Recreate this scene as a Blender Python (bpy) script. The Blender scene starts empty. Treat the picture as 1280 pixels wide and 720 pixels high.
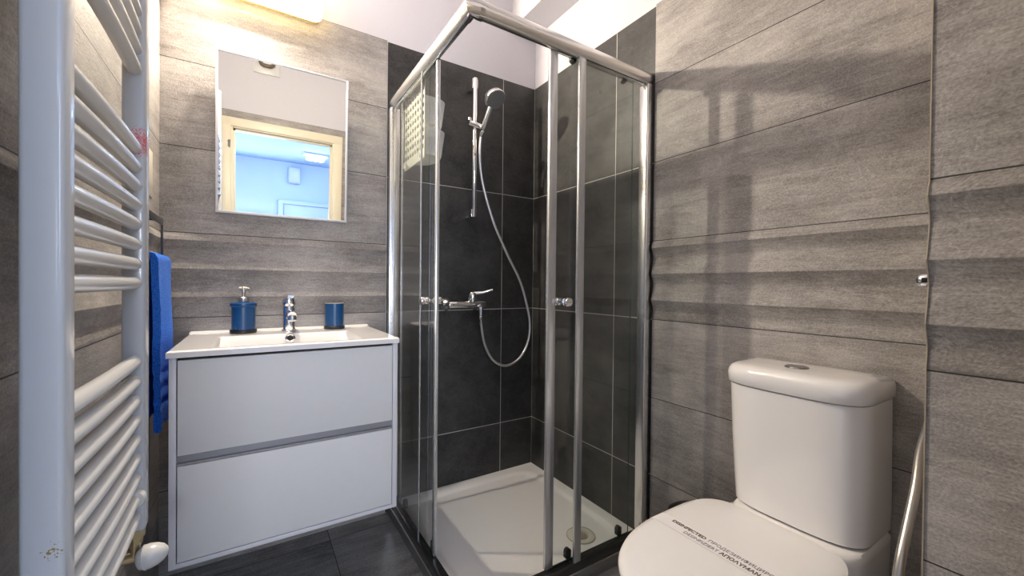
import bpy, bmesh, math, random
from math import sin, cos, pi, radians as rad
from mathutils import Vector, Matrix, noise

random.seed(7)
scene = bpy.context.scene
col = scene.collection

# ------------------------------------------------------------------ camera
def make_camera():
    yaw, pitch, roll, f = 0.5652, -0.0089, 0.0099, 507.09
    cy, sy, cp, sp = cos(yaw), sin(yaw), cos(pitch), sin(pitch)
    fwd = Vector((sy * cp, cy * cp, sp)); right = Vector((cy, -sy, 0)); up = right.cross(fwd)
    r = right * cos(roll) + up * sin(roll)
    u = up * cos(roll) - right * sin(roll)
    cd = bpy.data.cameras.new('camera'); co = bpy.data.objects.new('camera', cd); col.objects.link(co)
    co.matrix_world = Matrix(((r.x, u.x, -fwd.x, -1.2943), (r.y, u.y, -fwd.y, -1.8279),
                              (r.z, u.z, -fwd.z, 1.0286), (0, 0, 0, 1)))
    cd.sensor_width = 36.0; cd.sensor_fit = 'HORIZONTAL'; cd.lens = f / 1280 * 36.0
    cd.clip_start = 0.005; cd.clip_end = 60
    scene.camera = co
make_camera()

# ------------------------------------------------------------------ world, lights, exposure
LAMP_STRENGTH = 34.0          # glowing cover of the bulkhead lamp above the mirror
BULB_POWER = 120.0             # bulb inside it
RIM_STRENGTH = 8.0           # its yellowed glowing rim
LAMP_COLOR = (1.0, 0.875, 0.705)
RIM_COLOR = (1.0, 0.72, 0.30)
HALL_LAMP_STRENGTH = 70.0     # ceiling lamp of the hall seen in the mirror
HALL_COLOR = (0.50, 0.72, 1.0)
HALL_FILL_POWER = 40.0      # added fill light in the hall
HALL_FILL_COLOR = (0.78, 0.87, 1.0)
EXPOSURE = 0.45
w = bpy.data.worlds.new('world'); scene.world = w; w.use_nodes = True
w.node_tree.nodes['Background'].inputs[0].default_value = (0.6, 0.75, 1, 1)
w.node_tree.nodes['Background'].inputs[1].default_value = 0.3
scene.view_settings.view_transform = 'Standard'
scene.view_settings.look = 'None'
scene.view_settings.exposure = EXPOSURE
scene.view_settings.gamma = 1.0
scene.view_settings.use_curve_mapping = False
scene.cycles.use_denoising = True
scene.cycles.max_bounces = 12
scene.cycles.transparent_max_bounces = 24
scene.cycles.sample_clamp_indirect = 6.0
scene.cycles.caustics_reflective = False
scene.cycles.caustics_refractive = False

def area_light(name, loc, target, sx, sy, power, color):
    l = bpy.data.lights.new(name, 'AREA'); l.shape = 'RECTANGLE'; l.size = sx; l.size_y = sy
    l.energy = power; l.color = color
    o = bpy.data.objects.new(name, l); col.objects.link(o); o.location = loc
    o.rotation_euler = (Vector(target) - Vector(loc)).to_track_quat('-Z', 'Y').to_euler()
    return o
# added cool fill light in the hall, right behind the doorway, without a window
area_light('hall_side_fill', (0.55, -3.3, 1.55), (-1.1, -2.2, 1.0), 1.1, 1.3, HALL_FILL_POWER, HALL_FILL_COLOR)
# added fill for the vanity front, at the made-up window of the hall's end
area_light('hall_end_fill', (-1.50, -4.93, 1.10), (-1.50, -1.0, 1.05), 0.60, 0.80, 42.0, (0.90, 0.93, 1.0))

# ------------------------------------------------------------------ materials
def nodes(name):
    m = bpy.data.materials.new(name); m.use_nodes = True
    nt = m.node_tree; b = nt.nodes['Principled BSDF']
    return m, nt, b
def N(nt, t, **kw):
    n = nt.nodes.new(t)
    for k, v in kw.items():
        if k.startswith('i_'): n.inputs[k[2:]].default_value = v
        else: setattr(n, k, v)
    return n
def math_node(nt, op, a, b=None, clamp=False):
    n = nt.nodes.new('ShaderNodeMath'); n.operation = op; n.use_clamp = clamp
    for i, v in enumerate((a, b)):
        if v is None: continue
        if isinstance(v, (int, float)): n.inputs[i].default_value = v
        else: nt.links.new(v, n.inputs[i])
    return n.outputs[0]
def c4(c): return (c[0], c[1], c[2], 1)
def simple(name, c, rough=0.5, metal=0.0, spec=0.5, coat=0.0, var=0.0, bump=0.0, scale=40.0):
    m, nt, b = nodes(name)
    b.inputs['Base Color'].default_value = c4(c); b.inputs['Roughness'].default_value = rough
    b.inputs['Metallic'].default_value = metal; b.inputs['Specular IOR Level'].default_value = spec
    b.inputs['Coat Weight'].default_value = coat; b.inputs['Coat Roughness'].default_value = 0.05
    tc = N(nt, 'ShaderNodeTexCoord'); nz = N(nt, 'ShaderNodeTexNoise'); nz.inputs['Scale'].default_value = scale
    nz.inputs['Detail'].default_value = 4
    nt.links.new(tc.outputs['Object'], nz.inputs['Vector'])
    mr = N(nt, 'ShaderNodeMapRange'); mr.inputs['To Min'].default_value = 1 - var; mr.inputs['To Max'].default_value = 1 + var
    nt.links.new(nz.outputs['Fac'], mr.inputs['Value'])
    hs = N(nt, 'ShaderNodeHueSaturation'); hs.inputs['Color'].default_value = c4(c)
    nt.links.new(mr.outputs[0], hs.inputs['Value']); nt.links.new(hs.outputs[0], b.inputs['Base Color'])
    if bump:
        bp = N(nt, 'ShaderNodeBump'); bp.inputs['Strength'].default_value = bump; bp.inputs['Distance'].default_value = 0.002
        nt.links.new(nz.outputs['Fac'], bp.inputs['Height']); nt.links.new(bp.outputs[0], b.inputs['Normal'])
    return m

def tile_material(name, dark, light, joint_col, row, row_off, joint, col_w=None, col_off=0.0, rough=0.55,
                  streak=(4.5, 30.0), bump=0.45, horizontal=False, tint=0.12, stagger=0.0):
    """stone-look tile: rows of height `row` along z (or y on floors), grain stretched along the row"""
    m, nt, b = nodes(name); L = nt.links.new
    g = N(nt, 'ShaderNodeNewGeometry'); s = N(nt, 'ShaderNodeSeparateXYZ'); L(g.outputs['Position'], s.inputs[0])
    if horizontal: u, v = s.outputs[0], s.outputs[1]
    else: u, v = math_node(nt, 'ADD', s.outputs[0], s.outputs[1]), s.outputs[2]
    vv = math_node(nt, 'DIVIDE', math_node(nt, 'ADD', v, 30 * row - row_off), row)
    cell_v = math_node(nt, 'FLOOR', vv); fv = math_node(nt, 'FRACT', vv)
    dv = math_node(nt, 'MULTIPLY', math_node(nt, 'MINIMUM', fv, math_node(nt, 'SUBTRACT', 1.0, fv)), row)
    d = dv; cell = cell_v
    if col_w:
        uu = math_node(nt, 'DIVIDE', math_node(nt, 'ADD', u, 30 * col_w - col_off), col_w)
        if stagger: uu = math_node(nt, 'ADD', uu, math_node(nt, 'MULTIPLY', math_node(nt, 'MODULO', cell_v, 2.0), stagger))
        fu = math_node(nt, 'FRACT', uu)
        du = math_node(nt, 'MULTIPLY', math_node(nt, 'MINIMUM', fu, math_node(nt, 'SUBTRACT', 1.0, fu)), col_w)
        d = math_node(nt, 'MINIMUM', dv, du)
        cell = math_node(nt, 'ADD', cell_v, math_node(nt, 'MULTIPLY', math_node(nt, 'FLOOR', uu), 17.31))
    wn = N(nt, 'ShaderNodeTexWhiteNoise', noise_dimensions='1D'); L(cell, wn.inputs['W'])
    off = math_node(nt, 'MULTIPLY', wn.outputs['Value'], 37.0)
    cx = N(nt, 'ShaderNodeCombineXYZ')
    L(math_node(nt, 'MULTIPLY', math_node(nt, 'ADD', u, off), streak[0]), cx.inputs[0])
    L(math_node(nt, 'MULTIPLY', v, streak[1]), cx.inputs[1]); L(off, cx.inputs[2])
    n1 = N(nt, 'ShaderNodeTexNoise'); n1.inputs['Scale'].default_value = 1.0; n1.inputs['Detail'].default_value = 9
    n1.inputs['Roughness'].default_value = 0.68; n1.inputs['Distortion'].default_value = 0.6; L(cx.outputs[0], n1.inputs['Vector'])
    cx2 = N(nt, 'ShaderNodeCombineXYZ'); L(math_node(nt, 'ADD', u, off), cx2.inputs[0]); L(v, cx2.inputs[1]); L(off, cx2.inputs[2])
    n2 = N(nt, 'ShaderNodeTexNoise'); n2.inputs['Scale'].default_value = 5.0; n2.inputs['Detail'].default_value = 5; L(cx2.outputs[0], n2.inputs['Vector'])
    n3 = N(nt, 'ShaderNodeTexNoise'); n3.inputs['Scale'].default_value = 260.0; n3.inputs['Detail'].default_value = 3; L(cx2.outputs[0], n3.inputs['Vector'])
    # sparse pale scratches
    vo = N(nt, 'ShaderNodeTexNoise'); vo.inputs['Scale'].default_value = 9.0; vo.inputs['Detail'].default_value = 6
    vo.inputs['Distortion'].default_value = 2.5; L(cx2.outputs[0], vo.inputs['Vector'])
    scr = math_node(nt, 'SUBTRACT', 1.0, math_node(nt, 'MULTIPLY', math_node(nt, 'ABSOLUTE', math_node(nt, 'SUBTRACT', vo.outputs['Fac'], 0.5)), 60.0), clamp=True)
    fac = math_node(nt, 'ADD', math_node(nt, 'MULTIPLY', n1.outputs['Fac'], 0.42), math_node(nt, 'MULTIPLY', n2.outputs['Fac'], 0.50))
    fac = math_node(nt, 'ADD', fac, math_node(nt, 'MULTIPLY', math_node(nt, 'SUBTRACT', n3.outputs['Fac'], 0.5), 0.40))
    fac = math_node(nt, 'ADD', fac, math_node(nt, 'MULTIPLY', math_node(nt, 'SUBTRACT', wn.outputs['Value'], 0.5), tint))
    cx4 = N(nt, 'ShaderNodeCombineXYZ')
    L(math_node(nt, 'MULTIPLY', math_node(nt, 'ADD', u, off), streak[0] * 5), cx4.inputs[0]); L(math_node(nt, 'MULTIPLY', v, streak[1] * 6), cx4.inputs[1]); L(off, cx4.inputs[2])
    n4 = N(nt, 'ShaderNodeTexNoise'); n4.inputs['Scale'].default_value = 1.0; n4.inputs['Detail'].default_value = 6; n4.inputs['Distortion'].default_value = 1.2; L(cx4.outputs[0], n4.inputs['Vector'])
    fac = math_node(nt, 'ADD', fac, math_node(nt, 'MULTIPLY', math_node(nt, 'SUBTRACT', n4.outputs['Fac'], 0.5), 0.24))
    fac = math_node(nt, 'ADD', fac, math_node(nt, 'MULTIPLY', scr, 0.07))
    rp = N(nt, 'ShaderNodeValToRGB'); rp.color_ramp.elements[0].position = 0.30; rp.color_ramp.elements[1].position = 0.64
    rp.color_ramp.elements[0].color = c4(dark); rp.color_ramp.elements[1].color = c4(light)
    L(fac, rp.inputs[0])
    jm = math_node(nt, 'LESS_THAN', d, joint)
    mx = N(nt, 'ShaderNodeMix', data_type='RGBA'); L(jm, mx.inputs['Factor']); L(rp.outputs[0], mx.inputs['A'])
    mx.inputs['B'].default_value = c4(joint_col); L(mx.outputs['Result'], b.inputs['Base Color'])
    b.inputs['Roughness'].default_value = rough; b.inputs['Specular IOR Level'].default_value = 0.4
    h = math_node(nt, 'SUBTRACT', fac, math_node(nt, 'MULTIPLY', jm, 0.8))
    bp = N(nt, 'ShaderNodeBump'); bp.inputs['Strength'].default_value = bump; bp.inputs['Distance'].default_value = 0.004
    L(h, bp.inputs['Height']); L(bp.outputs[0], b.inputs['Normal'])
    return m

def glass_material(name, tint=(0.980, 0.990, 0.985)):
    m = bpy.data.materials.new(name); m.use_nodes = True; nt = m.node_tree; nt.nodes.clear(); L = nt.links.new
    out = N(nt, 'ShaderNodeOutputMaterial'); mix = N(nt, 'ShaderNodeMixShader')
    tr = N(nt, 'ShaderNodeBsdfTransparent'); tr.inputs[0].default_value = c4(tint)
    gl = N(nt, 'ShaderNodeBsdfGlossy'); gl.inputs['Roughness'].default_value = 0.01
    fr = N(nt, 'ShaderNodeFresnel'); fr.inputs['IOR'].default_value = 1.45
    g = N(nt, 'ShaderNodeNewGeometry')
    ior = N(nt, 'ShaderNodeMix', data_type='FLOAT'); ior.inputs['A'].default_value = 1.45; ior.inputs['B'].default_value = 1 / 1.45
    L(g.outputs['Backfacing'], ior.inputs['Factor'])
    # thin pane: fresnel from either side with the same weight
    lw = N(nt, 'ShaderNodeLayerWeight'); lw.inputs['Blend'].default_value = 0.5
    f5 = math_node(nt, 'POWER', lw.outputs['Facing'], 5.0)
    fac = math_node(nt, 'ADD', math_node(nt, 'MULTIPLY', f5, 0.80), 0.045)
    L(fac, mix.inputs[0]); L(tr.outputs[0], mix.inputs[1]); L(gl.outputs[0], mix.inputs[2]); L(mix.outputs[0], out.inputs[0])
    return m
def emit(name, c, s):
    m = bpy.data.materials.new(name); m.use_nodes = True; nt = m.node_tree; nt.nodes.clear()
    out = N(nt, 'ShaderNodeOutputMaterial'); e = N(nt, 'ShaderNodeEmission')
    e.inputs[0].default_value = c4(c); e.inputs[1].default_value = s; nt.links.new(e.outputs[0], out.inputs[0])
    return m

GREY_D, GREY_L = (0.190, 0.174, 0.166), (0.480, 0.452, 0.434)
M = {}
M['grey_tile'] = tile_material('grey_stone_tile', GREY_D, GREY_L, (0.03, 0.028, 0.028), 0.30, 0.0, 0.0013)
M['dark_tile'] = tile_material('black_slate_tile', (0.017, 0.0173, 0.0182), (0.078, 0.0765, 0.0755), (0.55, 0.54, 0.50), 0.60, 0.30, 0.0016,
                               col_w=0.60, col_off=0.0, rough=0.42, streak=(9.0, 9.0), bump=0.12, tint=0.06)
M['dark_tile_back'] = tile_material('black_slate_tile_back', (0.017, 0.0173, 0.0182), (0.078, 0.0765, 0.0755), (0.55, 0.54, 0.50), 0.60, 0.30, 0.0016,
                               col_w=0.60, col_off=-0.2, rough=0.42, streak=(9.0, 9.0), bump=0.12, tint=0.06)
M['floor_tile'] = tile_material('floor_slate_tile', (0.10, 0.10, 0.105), (0.42, 0.405, 0.39), (0.07, 0.065, 0.055), 0.60, -0.085, 0.0015,
                                col_w=0.60, col_off=-1.036, rough=0.24, streak=(2.0, 18.0), bump=0.12, horizontal=True)
M['plaster'] = simple('white_plaster', (0.64, 0.63, 0.68), 0.85, var=0.02, bump=0.1, scale=60)
M['enamel'] = simple('white_enamel', (0.70, 0.70, 0.69), 0.22, coat=0.3, var=0.01)
M['ceramic'] = simple('white_ceramic', (0.88, 0.865, 0.86), 0.10, coat=0.6, var=0.01)
M['acrylic'] = simple('white_acrylic', (0.88, 0.87, 0.87), 0.25, var=0.015)
M['gloss_white'] = simple('white_lacquer', (0.74, 0.74, 0.745), 0.55, var=0.02)
M['edge_white'] = simple('white_edge_band', (0.70, 0.70, 0.74), 0.35, var=0.01)
M['channel'] = simple('grey_channel', (0.30, 0.30, 0.32), 0.4, metal=0.3)
M['gap_shade'] = simple('recess_shade', (0.03, 0.03, 0.03), 0.8)  # near-black colour in place of the shade inside the cabinet gaps
M['chrome'] = simple('chrome', (0.86, 0.86, 0.88), 0.06, metal=1.0)
M['alu'] = simple('satin_aluminium', (0.86, 0.85, 0.84), 0.26, metal=1.0, var=0.03)
M['steel'] = simple('brushed_steel', (0.52, 0.49, 0.45), 0.36, metal=1.0, var=0.05)
M['hose_metal'] = simple('silver_hose', (0.80, 0.80, 0.82), 0.30, metal=0.85)
M['brass'] = simple('nickel_brass', (0.55, 0.46, 0.28), 0.3, metal=1.0)
M['black'] = simple('black_plastic', (0.012, 0.012, 0.013), 0.35)
M['black_rail'] = simple('black_threshold', (0.025, 0.024, 0.023), 0.22, coat=0.3)
M['grey_rail'] = simple('grey_threshold', (0.30, 0.295, 0.29), 0.30, metal=0.6)
M['blue_glaze'] = simple('blue_glaze', (0.004, 0.060, 0.19), 0.32, var=0.05)
M['beige'] = simple('beige_ceramic', (0.55, 0.50, 0.43), 0.5)
M['gunmetal'] = simple('gunmetal', (0.10, 0.10, 0.105), 0.35, metal=0.9)
M['gunmetal_light'] = simple('button_chrome', (0.42, 0.41, 0.40), 0.22, metal=1.0)
M['paper'] = simple('white_paper', (0.84, 0.82, 0.84), 0.75)
M['ink'] = simple('brown_ink', (0.10, 0.065, 0.02), 0.7)
M['ink_grey'] = simple('grey_ink', (0.20, 0.19, 0.18), 0.7)
M['cream'] = simple('cream_paint', (0.80, 0.74, 0.58), 0.4, var=0.02)
M['hall_blue_cast'] = simple('hall_paint_blue_cast', (0.62, 0.71, 0.84), 0.8)  # blue of the hall's light put into the wall colour
M['hall_ceiling'] = simple('hall_ceiling_blue_cast', (0.36, 0.50, 0.72), 0.8)  # deeper blue of the hall's light put into the ceiling colour
M['hall_floor'] = simple('hall_floor', (0.25, 0.22, 0.19), 0.5, var=0.1)
M['brown_grey'] = simple('grate_grey', (0.30, 0.26, 0.21), 0.45)
M['brown'] = simple('brown_bracket', (0.16, 0.12, 0.09), 0.5)
M['trim_beige'] = simple('beige_trim', (0.42, 0.36, 0.27), 0.5)
M['grey_plastic'] = simple('spray_face', (0.30, 0.30, 0.30), 0.4)
M['glass'] = glass_material('clear_glass')
M['glass_edge'] = simple('green_glass_edge', (0.012, 0.055, 0.055), 0.15, coat=0.5)
M['seal'] = simple('clear_seal_profile', (0.62, 0.63, 0.64), 0.25, metal=0.75)
def cover_mat():
    m = emit('lit_diffuser', LAMP_COLOR, LAMP_STRENGTH); nt = m.node_tree
    out = [n for n in nt.nodes if n.type == 'OUTPUT_MATERIAL'][0]; e = [n for n in nt.nodes if n.type == 'EMISSION'][0]
    tr = N(nt, 'ShaderNodeBsdfTransparent'); mx = N(nt, 'ShaderNodeMixShader'); mx.inputs[0].default_value = 0.5
    nt.links.new(tr.outputs[0], mx.inputs[1]); nt.links.new(e.outputs[0], mx.inputs[2]); nt.links.new(mx.outputs[0], out.inputs[0])
    return m
M['diffuser'] = cover_mat()
M['lamp_rim'] = emit('glowing_rim', RIM_COLOR, RIM_STRENGTH)
M['hall_diffuser'] = emit('hall_lit_diffuser', HALL_COLOR, HALL_LAMP_STRENGTH)
M['lamp_body'] = simple('lamp_rim', (0.80, 0.66, 0.30), 0.4)

def mirror_mat():
    m, nt, b = nodes('mirror_silver')
    b.inputs['Base Color'].default_value = (0.90, 0.92, 0.93, 1); b.inputs['Metallic'].default_value = 1; b.inputs['Roughness'].default_value = 0.0
    return m
M['mirror'] = mirror_mat()
def frosted():
    m, nt, b = nodes('frosted_plastic')
    b.inputs['Base Color'].default_value = (0.86, 0.87, 0.87, 1); b.inputs['Roughness'].default_value = 0.35
    b.inputs['Alpha'].default_value = 0.42
    return m
M['frosted'] = frosted()
M['ivory'] = simple('ivory_plastic', (0.66, 0.65, 0.57), 0.5)
def towel_mat():
    m, nt, b = nodes('blue_terry'); L = nt.links.new
    tc = N(nt, 'ShaderNodeNewGeometry'); nz = N(nt, 'ShaderNodeTexNoise'); nz.inputs['Scale'].default_value = 330; nz.inputs['Detail'].default_value = 3
    L(tc.outputs['Position'], nz.inputs['Vector'])
    s = N(nt, 'ShaderNodeSeparateXYZ'); L(tc.outputs['Position'], s.inputs[0])
    rp = N(nt, 'ShaderNodeValToRGB'); rp.color_ramp.elements[0].position = .3; rp.color_ramp.elements[1].position = .75
    rp.color_ramp.elements[0].color = (0.002, 0.07, 0.55, 1); rp.color_ramp.elements[1].color = (0.03, 0.27, 1.0, 1)
    L(nz.outputs['Fac'], rp.inputs[0]); L(rp.outputs[0], b.inputs['Base Color'])
    b.inputs['Roughness'].default_value = 0.95; b.inputs['Sheen Weight'].default_value = 0.05
    bp = N(nt, 'ShaderNodeBump'); bp.inputs['Strength'].default_value = 0.9; bp.inputs['Distance'].default_value = 0.004
    L(nz.outputs['Fac'], bp.inputs['Height']); L(bp.outputs[0], b.inputs['Normal'])
    return m
M['towel'] = towel_mat()
def upright_mat(name, spots):
    """white enamel with a small patch: spots = (centre, radius, colour, density)"""
    m, nt, b = nodes(name); L = nt.links.new
    g = N(nt, 'ShaderNodeNewGeometry'); c, r, colr, dens, sc = spots
    vd = N(nt, 'ShaderNodeVectorMath', operation='DISTANCE'); L(g.outputs['Position'], vd.inputs[0]); vd.inputs[1].default_value = c
    fall = math_node(nt, 'SUBTRACT', 1.0, math_node(nt, 'DIVIDE', vd.outputs['Value'], r), clamp=True)
    nz = N(nt, 'ShaderNodeTexNoise'); nz.inputs['Scale'].default_value = sc; L(g.outputs['Position'], nz.inputs['Vector'])
    k = math_node(nt, 'GREATER_THAN', math_node(nt, 'MULTIPLY', nz.outputs['Fac'], math_node(nt, 'POWER', fall, 0.35)), dens)
    mx = N(nt, 'ShaderNodeMix', data_type='RGBA'); L(k, mx.inputs['Factor']); mx.inputs['A'].default_value = (0.58, 0.60, 0.63, 1)
    mx.inputs['B'].default_value = c4(colr); L(mx.outputs['Result'], b.inputs['Base Color'])
    b.inputs['Roughness'].default_value = 0.22; b.inputs['Coat Weight'].default_value = 0.3
    return m

# ------------------------------------------------------------------ mesh helpers
class MB:
    """collects shapes given in world coordinates"""
    def __init__(s): s.bm = bmesh.new()
    def _merge(s, b, mi=0, mat=None):
        if mat is not None: b.transform(mat)
        me = bpy.data.meshes.new('tmp')
        for f in b.faces: f.material_index = mi if f.material_index == 0 else f.material_index
        b.to_mesh(me); b.free(); s.bm.from_mesh(me); bpy.data.meshes.remove(me)
    def box(s, x0, x1, y0, y1, z0, z1, bev=0.0, seg=2, mi=0, mat=None):
        b = bmesh.new(); bmesh.ops.create_cube(b, size=1)
        for v in b.verts: v.co = Vector(((x0 + x1) / 2 + v.co.x * (x1 - x0), (y0 + y1) / 2 + v.co.y * (y1 - y0), (z0 + z1) / 2 + v.co.z * (z1 - z0)))
        if bev > 0: bmesh.ops.bevel(b, geom=b.edges[:], offset=bev, segments=seg, profile=0.5, affect='EDGES', clamp_overlap=True)
        s._merge(b, mi, mat); return s
    def loft(s, rings, cap0=True, cap1=True, closed=True, mi=0, mat=None):
        b = bmesh.new(); vs = [[b.verts.new(p) for p in r] for r in rings]; n = len(rings[0])
        for i in range(len(vs) - 1):
            for j in range(n if closed else n - 1):
                k = (j + 1) % n
                b.faces.new((vs[i][j], vs[i][k], vs[i + 1][k], vs[i + 1][j]))
        if cap0: b.faces.new(vs[0][::-1])
        if cap1: b.faces.new(vs[-1])
        bmesh.ops.recalc_face_normals(b, faces=b.faces[:])
        s._merge(b, mi, mat); return s
    def tube(s, pts, r, n=12, mi=0, caps=True):
        pts = [Vector(p) for p in pts]; rings = []; prev = None
        for i, p in enumerate(pts):
            t = (pts[min(i + 1, len(pts) - 1)] - pts[max(i - 1, 0)]).normalized()
            if prev is None:
                a = Vector((0, 0, 1)) if abs(t.z) < 0.9 else Vector((1, 0, 0)); e = (a - t * a.dot(t)).normalized()
            else: e = (prev - t * prev.dot(t)).normalized()
            prev = e; f = t.cross(e); rr = r[i] if isinstance(r, (list, tuple)) else r
            rings.append([p + (e * cos(2 * pi * k / n) + f * sin(2 * pi * k / n)) * rr for k in range(n)])
        return s.loft(rings, caps, caps, mi=mi)
    def lathe(s, prof, origin, axis=(0, 0, 1), n=32, mi=0, caps=True):
        """prof: list of (radius, height along axis)"""
        q = Vector(axis).normalized().to_track_quat('Z', 'Y'); o = Vector(origin)
        rings = [[o + q @ Vector((max(r, 1e-5) * cos(2 * pi * k / n), max(r, 1e-5) * sin(2 * pi * k / n), h)) for k in range(n)] for r, h in prof]
        return s.loft(rings, caps, caps, mi=mi)
    def build(s, name, mats, parent=None, smooth=35, label=None, kind=None):
        me = bpy.data.meshes.new(name)
        if not isinstance(mats, (list, tuple)): mats = [mats]
        off = world_loc(parent)
        bmesh.ops.translate(s.bm, verts=s.bm.verts[:], vec=-off)
        s.bm.to_mesh(me); s.bm.free()
        for m in mats: me.materials.append(m)
        if smooth:
            me.shade_smooth(); me.set_sharp_from_angle(angle=rad(smooth))
        o = bpy.data.objects.new(name, me); col.objects.link(o)
        if parent: o.parent = parent
        if label: o['label'] = label
        if kind: o['kind'] = kind
        return o
def world_loc(o):
    v = Vector((0, 0, 0))
    while o: v = v + Vector(o.location); o = o.parent
    return v
def thing(name, loc, label, cat, group=None):
    o = bpy.data.objects.new(name, None); col.objects.link(o); o.location = loc; o.empty_display_size = 0.05
    o['label'] = label; o['category'] = cat
    if group: o['group'] = group
    return o
def tag(o, label, cat, group=None):
    o['label'] = label; o['category'] = cat
    if group: o['group'] = group
    return o
def spline(pts, n=12):
    """catmull-rom through points"""
    P = [Vector(p) for p in pts]; P = [P[0] * 2 - P[1]] + P + [P[-1] * 2 - P[-2]]; out = []
    for i in range(1, len(P) - 2):
        for k in range(n):
            t = k / n; a, b, c, d = P[i - 1:i + 3]
            out.append(0.5 * ((2 * b) + (c - a) * t + (2 * a - 5 * b + 4 * c - d) * t * t + (3 * b - a - 3 * c + d) * t ** 3))
    out.append(P[-2]); return out
def text_mesh(name, body, size, mat, parent, xdir, ydir, origin, bold=0.0, fit=None, depth=0.0002):
    cu = bpy.data.curves.new('txt', 'FONT'); cu.body = body; cu.size = size; cu.offset = bold; cu.extrude = depth; cu.resolution_u = 3
    o = bpy.data.objects.new('txt', cu); col.objects.link(o)
    dg = bpy.context.evaluated_depsgraph_get(); me = bpy.data.meshes.new_from_object(o.evaluated_get(dg))
    col.objects.unlink(o); bpy.data.objects.remove(o)
    xs = [v.co.x for v in me.vertices]; k = (fit / (max(xs) - min(xs))) if fit and xs else 1.0
    X, Y = Vector(xdir).normalized(), Vector(ydir).normalized(); Z = X.cross(Y); off = Vector(origin) - world_loc(parent)
    for v in me.vertices: v.co = off + X * (v.co.x * k) + Y * v.co.y + Z * v.co.z
    me.name = name; me.materials.clear(); me.materials.append(mat)
    ob = bpy.data.objects.new(name, me); col.objects.link(ob); ob.parent = parent
    return ob

# ------------------------------------------------------------------ the room shell
XL, YF, ZC, TOP = -1.577, -1.85, 2.62, 2.10
def struct(name, mb, mats, parent=None, smooth=35):
    return mb.build(name, mats, parent, smooth, kind='structure')
struct('floor', MB().box(XL - .1, .12, YF - .12, .12, -.12, 0), M['floor_tile'])
struct('ceiling', MB().box(XL - .1, .12, YF - .12, .12, ZC, ZC + .1), M['plaster'])
wb = struct('wall_back', MB().box(XL - .1, .12, .008, .12, 0, ZC), M['plaster'])
wr = struct('wall_right', MB().box(.008, .12, YF - .12, .008, 0, ZC), M['plaster'])
wl = struct('wall_left', MB().box(XL - .12, XL - .008, YF - .12, .008, 0, ZC), M['plaster'])
m = MB()   # front wall, round the doorway
DX0, DX1, DZ = -1.457, -0.796, 1.978
m.box(XL - .008, DX0 - .02, YF - .12, YF - .008, 0, ZC).box(DX1 + .02, .008, YF - .12, YF - .008, 0, ZC).box(DX0 - .02, DX1 + .02, YF - .12, YF - .008, DZ + .02, ZC)
wf = struct('wall_front', m, M['plaster'])
struct('ceiling_soffit', MB().box(-.145, .008, YF - .008, .008, 2.386, ZC), M['plaster'])
wp = struct('wall_pillar', MB().box(-.392, .008, YF - .008, -1.643, 0, 2.386), M['plaster'])

def wave(z):
    """how far the tile face stands out: three ridges in the band 0.9 .. 1.2"""
    base, A = 0.006, 0.0135
    if 0.9 < z < 1.2:
        d = 1.2 - z; ph = ((d - .027) / .1) % 1.0
        # below a crest the face falls back quickly, then comes out again evenly
        out = (1 - ph / .40) ** 1.6 if ph < .40 else ((ph - .40) / .60) ** 1.25
        e = min(d, .3 - d) / .012
        f0 = .30
        out = f0 + (out - f0) * min(1, e) if e < 1 else out
        return base + A * (out - f0)
    return base
ZS = [0.0, .3, .6, .899]
zz = .9
while zz < 1.2001: ZS.append(zz); zz += .0025
ZS += [1.201, 1.5, 1.8, 2.1]
for c in (.027, .127, .227): ZS += [1.2 - c + .0004, 1.2 - c - .0004]
ZS = sorted(set(round(z, 5) for z in ZS))
def cladding(name, parent, a, b, fn, back, mat, wavy=True, z0=0.0, z1=TOP, ends=True):
    """tile skin from a to b along a wall; fn(t, out, z) -> point; back: how far behind the face plane it reaches"""
    zs = [z for z in ZS if z0 - 1e-6 <= z <= z1 + 1e-6] if wavy else [z0, z1]
    m = MB(); prof = [((wave(z) if wavy else 0.0), z) for z in zs]
    loop = prof + [(-back, zs[-1]), (-back, zs[0])]
    m.loft([[fn(a, o, z) for o, z in loop], [fn(b, o, z) for o, z in loop]])
    return m.build(name, mat, parent, smooth=25, kind='structure')
BK = .0075
cladding('grey_tile_cladding', wb, XL, -.803, lambda t, o, z: (t, -o, z), BK, M['grey_tile'])
cladding('shower_tile_cladding', wb, -.803, 0.0, lambda t, o, z: (t, -o, z), BK, M['dark_tile_back'], wavy=False)
cladding('shower_tile_cladding', wr, 0.0, -.80, lambda t, o, z: (-o, t, z), BK, M['dark_tile'], wavy=False)
cladding('grey_tile_cladding', wr, -.803, -1.643, lambda t, o, z: (-o, t, z), BK, M['grey_tile'])
cladding('grey_tile_cladding', wl, 0.0, YF, lambda t, o, z: (XL + o, t, z), BK, M['grey_tile'])
cladding('grey_tile_cladding', wp, -1.640, YF, lambda t, o, z: (-.40 + .006 - o, t, z), .0135, M['grey_tile'])
cladding('side_tile_cladding', wp, 0.0, -.394, lambda t, o, z: (t, -1.640 + o, z), .003, M['grey_tile'], wavy=False)
# thin beige edge profile of the pillar, following the waves
m = MB(); pr = [(wave(z), z) for z in ZS]
lp = [(-.40 + .004 - o - .0005, z) for o, z in pr] + [(-.394, 2.1), (-.394, 0)]
m.loft([[(x, -1.6385, z) for x, z in lp], [(x, -1.640, z) for x, z in lp]])
struct('trim_1', m, M['trim_beige'])
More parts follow.
